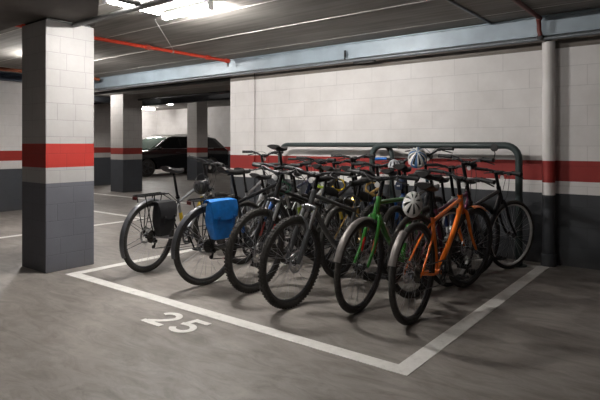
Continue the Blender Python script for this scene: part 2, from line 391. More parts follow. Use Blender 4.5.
def ribbon(mb, pts, wd, dz=0):
    P = [Vector((p[0], p[1], dz)) for p in pts]; vs = []; k = len(P)
    for i in range(k):
        t = (P[min(i + 1, k - 1)] - P[max(i - 1, 0)]).normalized(); n = Vector((-t.y, t.x, 0)) * wd / 2
        vs += [P[i] + n, P[i] - n]
    vs += [v - Vector((0, 0, .003)) for v in vs]; h = 2 * k; fs = []
    for i in range(k - 1):
        a = 2 * i; fs += [(a, a + 1, a + 3, a + 2), (h + a, h + a + 2, h + a + 3, h + a + 1), (a, a + 2, h + a + 2, h + a), (a + 1, h + a + 1, h + a + 3, a + 3)]
    fs += [(0, h, h + 1, 1), (2 * k - 2, 2 * k - 1, h + 2 * k - 1, h + 2 * k - 2)]
    mb.add(vs, fs)
num = empty('painted_number', (-3.18, 2.23, .0032)); tag(num, 'white number 25 painted on the floor in front of the bay', 'number')
W_ = .047
def arc(cx, cy, rx, ry, a0, a1, n=16): return [(cx + rx * math.cos(R_(a0 + (a1 - a0) * i / n)), cy + ry * math.sin(R_(a0 + (a1 - a0) * i / n))) for i in range(n + 1)]
two = arc(.102, .178, .078, .066, 168, -38) + [(.118, .085), (.035, .035)]
b2 = MB(); ribbon(b2, two, W_); ribbon(b2, [(.0, .0235), (.208, .0235)], W_, .0004); b2.build('digit', PL, num, False)
b5 = MB(); ox = .262
ribbon(b5, [(ox + .190, .2415), (ox + .045, .2415)], W_)
ribbon(b5, [(ox + .062, .2645), (ox + .044, .132)], W_ * .95, .0004)
ribbon(b5, [(ox + .022, .140), (ox + .052, .152)] + arc(ox + .098, .088, .078, .065, 100, -158, 24), W_, .0008); b5.build('digit', PL, num, False)

# ============================================================ BICYCLE RACK
RK = mat('slate_green_rack_paint', (.036, .052, .052), .5, .1, .15, 6)
def rack(xa, xb, y, z, r, label, rc=.14):
    t = empty('bike_rack', ((xa + xb) / 2, y, 0)); tag(t, label, 'bike rack', 'tubular hoops of the bike rack'); h = (xb - xa) / 2
    pts = [(-h, 0, .008)] + [(-h, 0, z - rc)] + [(-h + rc - rc * math.cos(R_(a)), 0, z - rc + rc * math.sin(R_(a))) for a in (15, 30, 45, 60, 75)] + [(-h + rc, 0, z)]
    pts += [(h - rc, 0, z)] + [(h - rc + rc * math.sin(R_(a)), 0, z - rc + rc * math.cos(R_(a))) for a in (15, 30, 45, 60, 75)] + [(h, 0, z - rc), (h, 0, .008)]
    MB().tube(pts, r, 16).build('hoop', RK, t)
    for s in (-1, 1): MB().lathe([(.0, .0), (.08, .0), (.08, .008), (.0, .008)], 20, 'z', (s * h, 0, 0)).build('base_plate', RK, t)
rack(-4.83, -3.05, 5.72, 1.24, .03, 'left slate-green tubular hoop of the bike rack, its curved end by the blue grips')
rack(-3.28, -1.55, 5.64, 1.235, .036, 'right slate-green tubular hoop of the bike rack, its post standing beside the last wheel')

# ============================================================ BICYCLES
def wheel_parts(parent, loc, rz_axis, R, tw, rimmat, knob, disc, rear, spin):
    """rz_axis: 3x3 rotation; rim is the part, tyre / spokes / hub are sub-parts"""
    rr = R - tw * .92
    rim = MB().lathe([(rr + .006, -.012), (rr - .010, -.011), (rr - .018, 0), (rr - .010, .011), (rr + .006, .012), (rr + .001, 0)], 64, 'x', close=True).build('wheel', rimmat, parent)
    rim.matrix_local = Matrix.Translation(loc) @ rz_axis.to_4x4() @ Matrix.Rotation(spin, 4, 'X')
    tb = MB(); rc = R - tw / 2; n = 10
    tb.lathe([(rc + tw / 2 * math.cos(2 * PI * i / n), tw / 2 * math.sin(2 * PI * i / n)) for i in range(n)], 64, 'x', close=True)
    if knob:
        for k in range(72):
            a = 2 * PI * k / 72
            for sx, da in ((0, 0), (-.62, .5), (.62, .5)):
                aa = a + da * 2 * PI / 72; el = sx * 1.15
                rad = rc + (tw / 2 + .0005) * math.cos(el); xx = (tw / 2 + .0005) * math.sin(el)
                M = Matrix.Rotation(aa, 3, 'X') @ Matrix.Rotation(-el, 3, 'Y' if False else 'Z').to_3x3()
                tb.box(Vector((xx, rad * math.cos(aa), rad * math.sin(aa))), (.011, .006, .013), Matrix.Rotation(aa, 3, 'X'))
    tb.build('tyre', RUB, rim)
    sp = MB(); ns = 28
    for k in range(ns):
        a = 2 * PI * k / ns; sd = 1 if k % 2 else -1; ha = a + (.9 if (k // 2) % 2 else -.9)
        p0 = Vector((sd * .026, .022 * math.cos(ha), .022 * math.sin(ha))); p1 = Vector((sd * .004, (rr - .012) * math.cos(a), (rr - .012) * math.sin(a)))
        sp.tube([p0, p1], .0013, 4, caps=False)
    sp.build('spokes', STEEL, rim)
    hb = MB().lathe([(.0, -.058), (.009, -.058), (.009, -.034), (.026, -.032), (.026, -.026), (.014, -.02), (.014, .02), (.026, .026), (.026, .032), (.009, .034), (.009, .058), (0, .058)], 16, 'x')
    hb.build('hub', DGR, rim)
    if disc:
        d = MB(); d.lathe([(.062, -.043), (.078, -.043), (.078, -.0405), (.062, -.0405)], 32, 'x', close=True)
        for k in range(6):
            a = k * PI / 3; d.tube([(-.042, .02 * math.cos(a), .02 * math.sin(a)), (-.042, .066 * math.cos(a + .4), .066 * math.sin(a + .4))], .004, 4)
        d.build('brake_disc', STEEL, rim)
    if rear:
        c = MB()
        for i in range(7):
            r = .062 - .0065 * i; x = .030 + .0042 * i; prof = []
            n = 22; vs = []
            for xx in (x, x + .0022):
                for j in range(2 * n):
                    a = PI * j / n; q = r + (.003 if j % 2 else -.002); vs.append((xx, q * math.cos(a), q * math.sin(a)))
            m_ = 2 * n; c.add(vs, [tuple(range(m_))[::-1], tuple(range(m_, 2 * m_))] + [(j, (j + 1) % m_, m_ + (j + 1) % m_, m_ + j) for j in range(m_)])
        c.build('cassette', RUST, rim)
    return rim

def saddle_mb(L=.27, W=.15, th=.055):
    mb = MB(); ny = 14; nx = 12; vs = []
    for i in range(ny):
        t = i / (ny - 1); y = -L * .45 + L * t
        w_ = W / 2 * (1 - (max(0, t - .12) / .88) ** .62 * .78) if t > .12 else W / 2 * (.72 + .28 * math.sin(t / .12 * PI / 2))
        if t > .93: w_ *= .75
        zt = .012 * math.cos(t * PI * 1.3) + (.010 if t < .15 else 0)
        for j in range(nx):
            a = 2 * PI * j / nx; cx_ = math.cos(a); sz = math.sin(a)
            vs.append((w_ * cx_ * (1 if sz > -.2 else .75), y, zt + (th * .42 * sz if sz > 0 else th * .5 * sz)))
    fs = [(i * nx + j, i * nx + (j + 1) % nx, (i + 1) * nx + (j + 1) % nx, (i + 1) * nx + j) for i in range(ny - 1) for j in range(nx)]
    fs += [tuple(range(nx))[::-1], tuple(range((ny - 1) * nx, ny * nx))]
    return mb.add(vs, fs)

def fender_mb(R, a0, a1, wd=.055, gap=.018, n=26):
    """angles in degrees in the y-z plane, 0 = forward, 90 = up"""
    mb = MB(); vs = []; r = R + gap; m_ = 6
    for i in range(n + 1):
        a = R_(a0 + (a1 - a0) * i / n); ww = wd / 2
        for j in range(m_ + 1):
            s = -1 + 2 * j / m_; rad = r - .014 * s * s
            vs.append((ww * s, rad * math.cos(a), rad * math.sin(a)))
        for j in range(m_, -1, -1):
            s = -1 + 2 * j / m_; rad = r - .014 * s * s - .002
            vs.append((ww * s * .96, rad * math.cos(a), rad * math.sin(a)))
    k = 2 * (m_ + 1); fs = [(i * k + j, i * k + (j + 1) % k, (i + 1) * k + (j + 1) % k, (i + 1) * k + j) for i in range(n) for j in range(k)]
    fs += [tuple(range(k))[::-1], tuple(range(n * k, (n + 1) * k))]
    return mb.add(vs, fs)

def bicycle(label, rear, front, fm, lean=0, steer=0, R=.35, tw=.05, saddle=.95, bar=1.02, barw=.60, rise=.03, fork='susp',
            forkm=None, decal=None, rim=DGR, knob=False, style='hard', fr_f=None, fr_r=None, carrier=False, grip=PLA, basket=False,
            disc=True, lamp=False, saddlem=SAD, detail=True, accent=None, kick=False, barback=0, tilt=0, hang=70, crank=35, frame_h=.40, bell=False, mirror=False, bottle=None, bby=.435):
    rx, ry = rear; fx, fy = front
    WB = math.hypot(fx - rx, fy - ry); head = math.atan2(-(fx - rx), fy - ry)
    root = empty('bicycle', (rx, ry, 0), head, R_(lean)); tag(root, label, 'bicycle', 'bicycles parked at the rack')
    A = Vector((0, 0, R)); F = Vector((0, WB, R)); BBp = Vector((0, bby, .285))
    ha = R_(hang); u = Vector((0, -math.cos(ha), math.sin(ha))); fw_ = Vector((0, math.sin(ha), math.cos(ha)))
    P0 = F - fw_ * .045
    sc = R + (.085 if fork == 'susp' else .045)
    S = lambda s: P0 + u * s
    st = Matrix.Translation(P0) @ Matrix.Rotation(R_(steer), 4, u) @ Matrix.Translation(-P0)
    st3 = Matrix.Rotation(R_(steer), 3, u)
    wheel_parts(root, A, Matrix.Identity(3), R, tw, rim, knob, disc, True, random.random())
    wheel_parts(root, st @ F, st3, R, tw, rim, knob, disc, False, random.random())
    # frame
    sa = R_(73); su = Vector((0, -math.cos(sa), math.sin(sa)))
    hb, ht = S(sc + .02), S(sc + .135); ST = BBp + su * (frame_h + .04); STj = BBp + su * frame_h
    f = MB()
    rt = .019 if style != 'thin' else .0165
    f.tube([hb, ht], rt + .003, 14)
    f.tube([BBp, ST], rt - .002, 12)
    if style == 'step':
        f.tube(spline([hb + u * .03, hb.lerp(BBp, .5) + Vector((0, -.05, .03)), BBp + su * .10], 6), rt, 12)
    else:
        f.tube([ht - u * .03, STj], [rt, rt - .003], 12)
    f.tube(spline([hb + u * .025, hb.lerp(BBp, .5) + Vector((0, .015, -.012)), BBp], 5), rt + .004, 12)
    f.tube([BBp + Vector((-.036, 0, 0)), BBp + Vector((.036, 0, 0))], .022, 14)
    for s in (-1, 1):
        f.tube(spline([BBp + Vector((s * .022, -.02, 0)), Vector((s * .045, .26, .30)), A + Vector((s * .062, .01, -.0))], 4), .0095, 8)
        f.tube(spline([STj + Vector((s * .014, -.005, -.02)), STj.lerp(A, .4) + Vector((s * .045, 0, 0)), A + Vector((s * .062, 0, .005))], 4), .0078, 8)
        f.box(A + Vector((s * .062, .005, 0)), (.006, .04, .035))
    f.build('frame', fm, root)
    if accent:   # contrasting stretch on down tube and seat tube
        d = MB(); a_, b_ = hb + u * .025, BBp; q = lambda t: a_.lerp(b_, t) + Vector((0, .015, -.012)) * (1 - abs(2 * t - 1))
        d.tube([q(.25), q(.4), q(.5), q(.62)], rt + .0052, 12); MB().tube([BBp + su * .14, BBp + su * .26], rt + .0005, 12).build('decal', accent, root)
        d.build('decal', accent, root)
    if bottle:
        c = BBp.lerp(hb, .42) + Vector((0, -.055, .045)); ax = (hb - BBp).normalized()
        pr = MB().tube([c - ax * .08, c - ax * .075, c + ax * .035, c + ax * .055, c + ax * .06, c + ax * .08], [.024, .03, .03, .024, .013, .011], 16)
        pr.build('water_bottle', bottle, root)
    # saddle + post
    k = (saddle - .03 - BBp.z) / su.z; SP = BBp + su * k
    MB().tube([ST - su * .06, SP], .0135, 12).tube([SP + Vector((0, -.05, .0)), SP + Vector((0, .05, .004))], .008, 8).build('seat_post', BLKM, root)
    sm = saddle_mb(.285, .16 if style != 'comfort' else .20).build('saddle', saddlem, root); sm.location = SP + Vector((0, -.01, .03)); sm.rotation_euler = (R_(tilt), 0, 0)
    MB().lathe([(.016, 0), (.022, 0), (.022, .025), (.016, .025)], 14, 'z').build('seat_clamp', BLKM, root, M=Matrix.Translation(ST) @ Matrix.Rotation(R_(17), 4, 'X'))
    # fork
    forkm = forkm or BLKM
    fk = MB(); fk.tube([S(sc - .03), S(sc + .018), S(sc + .021), S(sc + .132), S(sc + .135), S(sc + .15)], [.019, .0225, .012, .012, .0225, .021], 12)
    if fork == 'susp':
        w_ = .058
        fk.tube([S(sc) + Vector((-w_ - .01, 0, 0)), S(sc) + Vector((0, 0, .014)), S(sc) + Vector((w_ + .01, 0, 0))], .021, 10)
        for s in (-1, 1):
            b0 = F - u * .01 + Vector((s * w_, -.01, 0)); t0 = S(sc) + Vector((s * w_, 0, 0)); mid = t0.lerp(b0, .38)
            fk.tube([mid, b0 + u * .03, b0], [.022, .018, .012], 12)
            MB().tube([t0 + u * .015, mid], .0145, 12).build('stanchion', SIL, root, M=st)
        fk.tube(spline([S(sc).lerp(F, .42) + Vector((-w_, .0, .0)), S(sc).lerp(F, .33) + Vector((-w_ * .7, .03, .04)), S(sc).lerp(F, .3) + Vector((0, .045, .06)), S(sc).lerp(F, .33) + Vector((w_ * .7, .03, .04)), S(sc).lerp(F, .42) + Vector((w_, 0, 0))], 4), .010, 8)
        fk.build('fork', forkm, root, M=st)
    else:
        fk.tube([S(sc) + Vector((-.03, 0, 0)), S(sc) + Vector((.03, 0, 0))], .016, 10)
        for s in (-1, 1):
            fk.tube(spline([S(sc) + Vector((s * .02, 0, 0)), S(sc - .03) + Vector((s * .045, 0, 0)), S(sc * .45) + Vector((s * .055, .003, 0)), F + Vector((s * .058, 0, 0))], 5), [.016] * 5 + [.015] * 5 + [.012] * 5 + [.009], 10)
        fk.build('fork', forkm, root, M=st)
    if decal:
        d = MB(); w_ = .058 if fork == 'susp' else .052
        for s in (-1, 1):
            t0, b0 = S(sc * .56) + Vector((s * w_, -.003, 0)), S(sc * .28) + Vector((s * w_, -.002, 0))
            MB().tube([t0, b0], (.0225 if fork == 'susp' else .016), 12).build('decal', decal, root, M=st)
    # stem, bar
    zt = (bar - rise - R) / u.z; T0 = S(zt); T1 = T0 + Vector((0, .07 - barback, .01))
    MB().tube([S(sc + .14), T0 + u * .02], .0165, 12).tube([T0, T1], .016, 12).lathe([(.0, -.025), (.021, -.025), (.021, .025), (0, .025)], 14, 'x', T1).build('stem', BLKM, root, M=st)
    h = barw / 2
    bp = [T1 + Vector((x, y, z)) for x, y, z in [(-h, -.05 - barback, rise), (-h * .55, -.02 - barback * .6, rise), (-h * .28, -.0, rise * .45), (-.03, 0, 0), (.03, 0, 0), (h * .28, 0, rise * .45), (h * .55, -.02 - barback * .6, rise), (h, -.05 - barback, rise)]]
    MB().tube(spline(bp, 4), .0125, 10).build('handlebar', BLKM, root, M=st)
    for s in (-1, 1):
        e = bp[-1] if s > 0 else bp[0]; i_ = bp[-2] if s > 0 else bp[1]; dr_ = (i_ - e).normalized()
        MB().tube([e - dr_ * .003, e, e + dr_ * .01, e + dr_ * .12, e + dr_ * .125], [.013, .019, .0165, .0165, .019], 12).build('grip', grip, root, M=st)
        q = e + dr_ * .15; lv = MB().tube([q, q + Vector((0, .02, -.012)), q + Vector((s * .015, .045, -.02))], .010, 8)
        lv.tube(spline([q + Vector((s * .0, .04, -.016)), q + Vector((s * .04, .062, -.03)), q + Vector((s * .11, .045, -.045))], 4), [.0065] * 8 + [.004], 6)
        lv.box(q + Vector((-s * .02, .006, -.02)), (.035, .03, .018)); lv.build('brake_lever', PLA, root, M=st)
        cb_ = MB().tube(spline([q + Vector((-s * .02, .03, -.005)), q + Vector((-s * .10, .11, -.01)), T1 + Vector((-s * .02, .10, -.06)), hb + Vector((-s * .03, .035, .0)), hb.lerp(BBp, .3) + Vector((-s * .015, .01, -.03))], 5), .0028, 5, caps=False)
        cb_.build('brake_cable', PLA, root, M=st)
    if mirror:
        e = bp[-1]; mm = MB().tube([e, e + Vector((.01, .0, .06)), e + Vector((.0, 0, .09))], .005, 6)
        mm.lathe([(0, -.008), (.035, -.006), (.035, .006), (0, .008)], 16, 'y', e + Vector((0, 0, .11))); mm.build('mirror', PLA, root, M=st)
    if lamp:
        MB().lathe([(0, -.03), (.02, -.028), (.032, .02), (.030, .028)], 16, 'y', T1 + Vector((.0, .06, -.02))).build('headlamp_body', PLA, root, M=st)
        MB().lathe([(.030, .028), (.02, .034), (0, .036)], 16, 'y', T1 + Vector((.0, .06, -.02))).build('lamp_lens', mat('lamp_lens', (.75, .76, .78), .15), root, M=st)
    # drive train
    cr = MB(); cx_ = .052; n = 38
    for rr_, xx in ((.092, cx_), (.072, cx_ - .008)):
        vs = []
        for x in (xx, xx + .003):
            for j in range(2 * n):
                a = PI * j / n; q = rr_ + (.003 if j % 2 else -.002); vs.append((x, q * math.cos(a), q * math.sin(a)))
            for j in range(2 * n):
                a = PI * j / n; q = rr_ - .016; vs.append((x, q * math.cos(a), q * math.sin(a)))
        m_ = 2 * n; fs = []
        for j in range(m_):
            k2 = (j + 1) % m_; fs += [(j, k2, m_ + k2, m_ + j), (2 * m_ + j, 3 * m_ + j, 3 * m_ + k2, 2 * m_ + k2), (j, 2 * m_ + j, 2 * m_ + k2, k2), (m_ + j, m_ + k2, 3 * m_ + k2, 3 * m_ + j)]
        cr.add(vs, fs)
    for k in range(5):
        a = k * 2 * PI / 5; cr.tube([(cx_, 0, 0), (cx_, .08 * math.cos(a), .08 * math.sin(a))], [.012, .006], 6)
    o = cr.build('chainring', DGR, root); o.location = BBp
    ca = R_(crank); dv = Vector((0, math.cos(ca), -math.sin(ca)))
    for s in (-1, 1):
        p0 = BBp + Vector((s * .065, 0, 0)); p1 = p0 + dv * .17 * s + Vector((s * .01, 0, 0))
        MB().tube([p0 - Vector((s * .03, 0, 0)), p0], .014, 10).tube([p0, p1], [.015, .011], 10, flat=.7).build('crank_arm', BLKM, root)
        pc = p1 + Vector((s * .055, 0, 0)); pd = MB()
        pd.tube([p1, pc + Vector((s * .04, 0, 0))], .007, 8); pd.box(pc + Vector((0, .042, 0)), (.085, .012, .02)).box(pc - Vector((0, .042, 0)), (.085, .012, .02))
        for xx in (-.036, 0, .036): pd.box(pc + Vector((xx, 0, 0)), (.012, .085, .016))
        pd.build('pedal', PLA, root)
    ch = MB(); top = Vector((.045, 0, .092)); a1 = BBp + Vector((.052, 0, .090)); c1 = A + Vector((.044, 0, .045))
    ch.tube([a1, c1], .0045, 6); d1 = A + Vector((.05, .01, -.10)); a2 = BBp + Vector((.052, 0, -.090)); ch.tube([a2, d1 + Vector((0, .02, -.02)), d1 + Vector((0, -.005, -.0)), d1 + Vector((0, .03, .05)), A + Vector((.044, .04, -.02))], .0045, 6)
    ch.build('chain', DGR, root)
    dl = MB().tube([A + Vector((.068, .0, -.01)), A + Vector((.075, -.02, -.045)), A + Vector((.062, .015, -.06)), d1 + Vector((.006, .005, 0))], .010, 8)
    for c in (d1, d1 + Vector((0, .03, .05))): dl.lathe([(0, -.005), (.018, -.005), (.018, .005), (0, .005)], 12, 'x', c)
    dl.build('derailleur', BLKM, root)
    if fr_r:
        o = fender_mb(R, *fr_r[1]).build('mudguard', fr_r[0], root); o.location = A
        for s in (-1, 1):
            b_ = MB()
            for a in (fr_r[1][1] - 12, (fr_r[1][0] + fr_r[1][1]) / 2 + 15): b_.tube([Vector((s * .06, 0, 0)), Vector((s * .026, (R + .012) * math.cos(R_(a)), (R + .012) * math.sin(R_(a))))], .0022, 5)
            o = b_.build('mudguard_stay', BLKM, root); o.location = A
    if fr_f:
        o = fender_mb(R, *fr_f[1]).build('mudguard', fr_f[0], root, M=st @ Matrix.Translation(F))
        for s in (-1, 1):
            a = fr_f[1][0] + 12; MB().tube([Vector((s * .06, 0, 0)), Vector((s * .026, (R + .012) * math.cos(R_(a)), (R + .012) * math.sin(R_(a))))], .0022, 5).build('mudguard_stay', BLKM, root, M=st @ Matrix.Translation(F))
    if carrier:
        c = MB(); z = 2 * R + .055; y0, y1 = -.20, .19
        c.tube([(-.055, y1, z), (-.055, y0 + .03, z), (-.03, y0, z + .0), (.03, y0, z), (.055, y0 + .03, z), (.055, y1, z)], .006, 8)
        for yy in (-.12, -.02, .08, .17): c.tube([(-.055, yy, z), (.055, yy, z)], .0045, 6)
        c.tube([(0, y0, z), (0, y1, z)], .0045, 6)
        for s in (-1, 1):
            for yy in (-.13, -.01, .09): c.tube([(s * .055, yy, z), (s * .068, yy * .3, R + .10), (s * .068, 0, R + .01)], .005, 6)
            c.tube([(s * .055, y1, z), STj + Vector((s * .02, 0, -.02))], .004, 6)
            c.tube([(s * .069, -.10, R + .16), (s * .069, .08, R + .16)], .004, 6)
        c.build('luggage_rack', BLKM, root)
        MB().box((0, y0 - .012, z - .02), (.05, .012, .03)).build('rear_reflector', mat('dark_red_reflector', (.08, .008, .008), .35), root, False, bevel=.003)
    if kick:
        MB().tube([(-.05, .36, .27), (-.10, .33, .14), (-.155, .31, .012)], .008, 8).build('kickstand', SIL, root)
    MB().lathe([(0, 0), (.022, 0), (.022, .008), (0, .01)], 12, 'y').build('reflector', mat('white_reflector', (.6, .6, .6), .25), root, M=st @ Matrix.Translation(T1 + Vector((0, .018, -.045))))
    bpy.context.view_layer.update()
    return root

def paint(name, c, metal=.15, rough=.3): return mat(name, c, rough, metal, .08, 6, 0, .4)
GREEN = paint('green_paint', (.035, .22, .03)); ORG = paint('orange_paint', (.95, .21, .018)); WHT = paint('white_paint', (.55, .56, .56))
YEL = paint('yellow_decal', (.70, .48, .02)); RED = paint('red_decal', (.60, .03, .02)); BLU = paint('blue_paint', (.02, .09, .30)); TAN = paint('tan_yellow_paint', (.45, .28, .08))
SILP = paint('silver_paint', (.34, .35, .36), .7); DBL = paint('dark_blue_paint', (.015, .028, .075)); GUN = paint('gunmetal_paint', (.12, .125, .13), .6); BKP = paint('gloss_black_paint', (.010, .010, .012))
FENS = mat('silver_mudguard', (.22, .20, .19), .42, .4, .2, 14); FEND = mat('smoky_grey_mudguard', (.085, .088, .098), .35, .1, .2, 14); LIME = paint('lime_decal', (.30, .42, .03)); PURP = paint('plum_paint', (.10, .02, .05))
WRIM = mat('light_alloy_rim', (.75, .75, .74), .35, .1)
CH = {}
# -- front row --------------------------------------------------
CH['b1'] = bicycle('silver bicycle with yellow decals and a black pannier, leftmost in the front row', (-4.334, 3.13), (-4.53, 4.21), SILP, bby=.52, lean=3, R=.352, tw=.048, saddle=.985, bar=1.07, fork='susp', accent=YEL,
    fr_r=(FEND, (60, 205)), carrier=True, steer=-14, crank=60, kick=True, decal=BLU, frame_h=.38)
CH['b2'] = bicycle('dark bicycle carrying the bright blue pannier, its rear wheel in front', (-3.53, 3.16), (-3.46, 4.27), BKP, bby=.47, lean=3, R=.356, tw=.048, saddle=1.0, bar=1.05, fork='susp',
    fr_r=(FEND, (70, 190)), carrier=True, steer=8, crank=80, kick=True, accent=BLU, frame_h=.44)
CH['b3'] = bicycle('black mountain bike facing out with red fork decals, right of the blue pannier', (-2.92, 4.37), (-3.036, 3.26), BKP, lean=-3, R=.358, tw=.056, saddle=.93, bar=1.04, barw=.66, fork='susp', forkm=BLK, decal=RED, knob=True, steer=7, crank=10, frame_h=.40)
CH['b4'] = bicycle('black mountain bike facing out with grey fork, its knobbly front wheel nearest the bay centre', (-2.44, 4.22), (-2.53, 3.12), GUN, lean=-2, R=.352, tw=.056, saddle=.92, bar=1.045, barw=.66, fork='susp', forkm=GUN, knob=True, steer=3, crank=140, frame_h=.40)
CH['b5'] = bicycle('green bicycle facing out with silver front mudguard and green and red fork', (-2.04, 4.42), (-2.06, 3.34), GREEN, lean=-3, R=.348, tw=.046, saddle=.985, bar=1.02, fork='rigid', forkm=GREEN, decal=RED,
    fr_f=(FENS, (15, 118)), steer=3, crank=70, accent=WHT, frame_h=.53, disc=False)
CH['b6'] = bicycle('orange bicycle at the right front, white helmet hanging by its saddle', (-1.637, 3.36), (-1.665, 4.50), ORG, lean=2, hang=65.5, style='thin', R=.354, tw=.044, saddle=.935, bar=1.0, fork='rigid', forkm=ORG,
    fr_r=(FENS, (120, 162)), fr_f=(ORG, (55, 100)), steer=-13, crank=20, frame_h=.41)
# -- back row ---------------------------------------------------
CH['r1'] = bicycle('grey bicycle with wide riser bars at the left end of the back row', (-4.38, 4.30), (-4.62, 5.28), SILP, lean=2, R=.335, saddle=.93, bar=1.155, rise=.05, barw=.56, fork='susp', steer=5, tw=.045, frame_h=.36)
CH['r2'] = bicycle('dark blue bicycle with very high black saddle above the others', (-3.93, 4.47), (-4.02, 5.50), DBL, lean=1, R=.345, saddle=1.205, bar=1.06, barw=.56, fork='rigid', style='comfort', tilt=2, accent=WHT)
CH['r3'] = bicycle('silver step-through bicycle with lime decals in the left of the back row', (-3.72, 4.36), (-3.74, 5.40), WHT, lean=2, R=.335, saddle=.92, bar=1.08, barw=.56, rise=.05, fork='rigid', style='step', accent=LIME, disc=False, barback=.05)
CH['r4'] = bicycle('black bicycle with yellow decals behind the black mountain bikes', (-3.22, 4.50), (-3.24, 5.44), BKP, lean=-1, R=.345, saddle=.97, bar=1.12, barw=.58, fork='susp', accent=YEL)
CH['r5'] = bicycle('tan bicycle in the middle of the back row behind the green one', (-2.74, 4.10), (-2.80, 5.14), TAN, lean=1, R=.34, saddle=1.0, bar=1.05, barw=.58, fork='rigid', steer=10, accent=BLK, disc=False)
CH['r6'] = bicycle('dark bicycle with blue handlebar grips in the back row', (-2.58, 4.70), (-2.66, 5.45), BLU, lean=-2, R=.29, saddle=.95, bar=1.10, barw=.54, rise=.04, fork='rigid', grip=mat('blue_grip', (.02, .16, .55), .5), frame_h=.34)
CH['r7'] = bicycle('black tall-barred bicycle with a blue and white helmet on its bars', (-2.26, 4.30), (-2.34, 5.36), BKP, lean=0, R=.345, saddle=1.02, bar=1.215, rise=.07, barw=.60, fork='rigid', forkm=SIL, steer=-4, lamp=True, frame_h=.42)
CH['r8'] = bicycle('bicycle with silver fork behind the orange one, a mirror on its bars', (-1.90, 3.93), (-1.745, 4.99), PURP, lean=1, R=.345, saddle=.98, bar=1.13, rise=.05, barw=.58, fork='rigid', forkm=SIL, tw=.042, mirror=True, lamp=True, steer=-6, disc=False)
CH['r9'] = bicycle('black bicycle nearest the wall with a pale-rimmed front wheel, rightmost of all', (-1.80, 4.46), (-1.575, 5.44), BKP, lean=0, R=.345, saddle=.92, bar=.99, rise=.015, barw=.54, fork='rigid', rim=WRIM, tw=.04, steer=-10, disc=False)

CH['r10'] = bicycle('plain grey bicycle between the leftmost bicycle and the blue pannier, further back', (-3.84, 3.95), (-3.83, 4.95), GUN, lean=2, R=.33, saddle=.90, bar=1.03, barw=.54, rise=.02, fork='susp', forkm=SIL, steer=12, decal=LIME, tw=.045)
CH['r11'] = bicycle('silver bicycle with a black mudguard deep in the back row left of centre', (-3.47, 4.66), (-3.50, 5.44), SILP, lean=-1, R=.29, saddle=.98, bar=1.06, barw=.54, fork='rigid', fr_r=(BLK, (60, 200)), accent=DBL, disc=False, frame_h=.36)
CH['r12'] = bicycle('dark blue bicycle turned with white decals in the middle of the back row', (-2.98, 4.80), (-3.02, 5.46), DBL, lean=1, R=.27, saddle=.93, bar=1.03, barw=.54, fork='rigid', accent=WHT, steer=-8, frame_h=.34)
CH['r13'] = bicycle('pale grey bicycle behind the green one, low in the back row', (-2.12, 4.72), (-2.10, 5.46), WHT, lean=1, R=.29, saddle=.90, bar=1.04, barw=.52, fork='rigid', accent=DBL, steer=6, frame_h=.35)

# ------------------------------------------------------------ panniers
def pannier(name, root, loc, d, m, label, trim):
    """bag against the rack's right side; loc in the bike's own frame"""
    M = root.matrix_world @ Matrix.Translation(loc)
    t = empty(name, M @ Vector((0, 0, -d[2] / 2)), root.rotation_euler.z, root.rotation_euler.y); tag(t, label, 'pannier bag')
    L, H, D = d[1], d[2], d[0]
    mb = MB(); n = 20; lv = 9; vs = []
    for i in range(lv):
        z = i / (lv - 1); ww = L / 2 * (.60 + .40 * math.sin(min(1, z * 1.6) * PI / 2)) * (1 - .10 * max(0, z - .85) / .15); dd = D / 2 * (.75 + .35 * math.sin(z * PI)) 
        for j in range(n):
            a = 2 * PI * j / n; ca, sa_ = math.cos(a), math.sin(a); e = .45
            x = dd * math.copysign(abs(ca) ** e, ca); y = ww * math.copysign(abs(sa_) ** e, sa_)
            k = 1 + .025 * math.sin(7 * a + 5 * z) 
            vs.append((x * k if x > 0 else x, y * k, H * z))
    fs = [(i * n + j, i * n + (j + 1) % n, (i + 1) * n + (j + 1) % n, (i + 1) * n + j) for i in range(lv - 1) for j in range(n)] + [tuple(range(n))[::-1], tuple(range((lv - 1) * n, lv * n))]
    mb.add(vs, fs).build('bag_body', m, t)
    # flap folded over the top and down the outer face
    fl = MB(); rows = []
    path = [(-D / 2, H * .97), (-D / 2 + .01, H + .016), (0, H + .022), (D / 2 * .9, H + .012), (D / 2 + .014, H * .9), (D / 2 + .024, H * .75), (D / 2 + .026, H * .62)]
    for i, (x, z) in enumerate(path):
        for j in range(9):
            s = -1 + 2 * j / 8; sag = .03 * (1 - s * s) if i == len(path) - 1 else 0
            rows.append((x - (.012 * s ** 4 if i > 2 else 0), L / 2 * (1.04 if i < 5 else .98 - .04 * (i - 5)) * s, z - sag - .008 * s ** 4))
    nn = len(rows); rows += [(a - .003, b, c - .003) for a, b, c in rows]; k = len(path); fs = []
    for i in range(k - 1):
        for j in range(8):
            a = i * 9 + j; fs += [(a, a + 1, a + 10, a + 9), (nn + a, nn + a + 9, nn + a + 10, nn + a + 1)]
    for i in range(k - 1): fs += [(i * 9, i * 9 + 9, nn + i * 9 + 9, nn + i * 9), (i * 9 + 8, nn + i * 9 + 8, nn + i * 9 + 17, i * 9 + 17)]
    for j in range(8): a = (k - 1) * 9 + j; fs += [(a, a + 1, nn + a + 1, nn + a)]
    fl.add(rows, fs).build('flap', m, t)
    for s in (-.5, .5):
        st_ = MB().box((D / 2 + .020, s * L * .6, H * .52), (.004, .02, H * .22)); st_.build('strap', trim, t, False)
        MB().box((D / 2 + .030, s * L * .6, H * .60), (.010, .028, .022)).build('buckle', trim, t, False, bevel=.002)
    return t
pannier('pannier_bag', CH['b1'], (.125, .055, .53), (.11, .235, .32), mat('black_bag_cloth', (.009, .009, .011), .7, 0, .3, 30, .5), 'black pannier bag hanging on the leftmost silver bicycle', PLA)
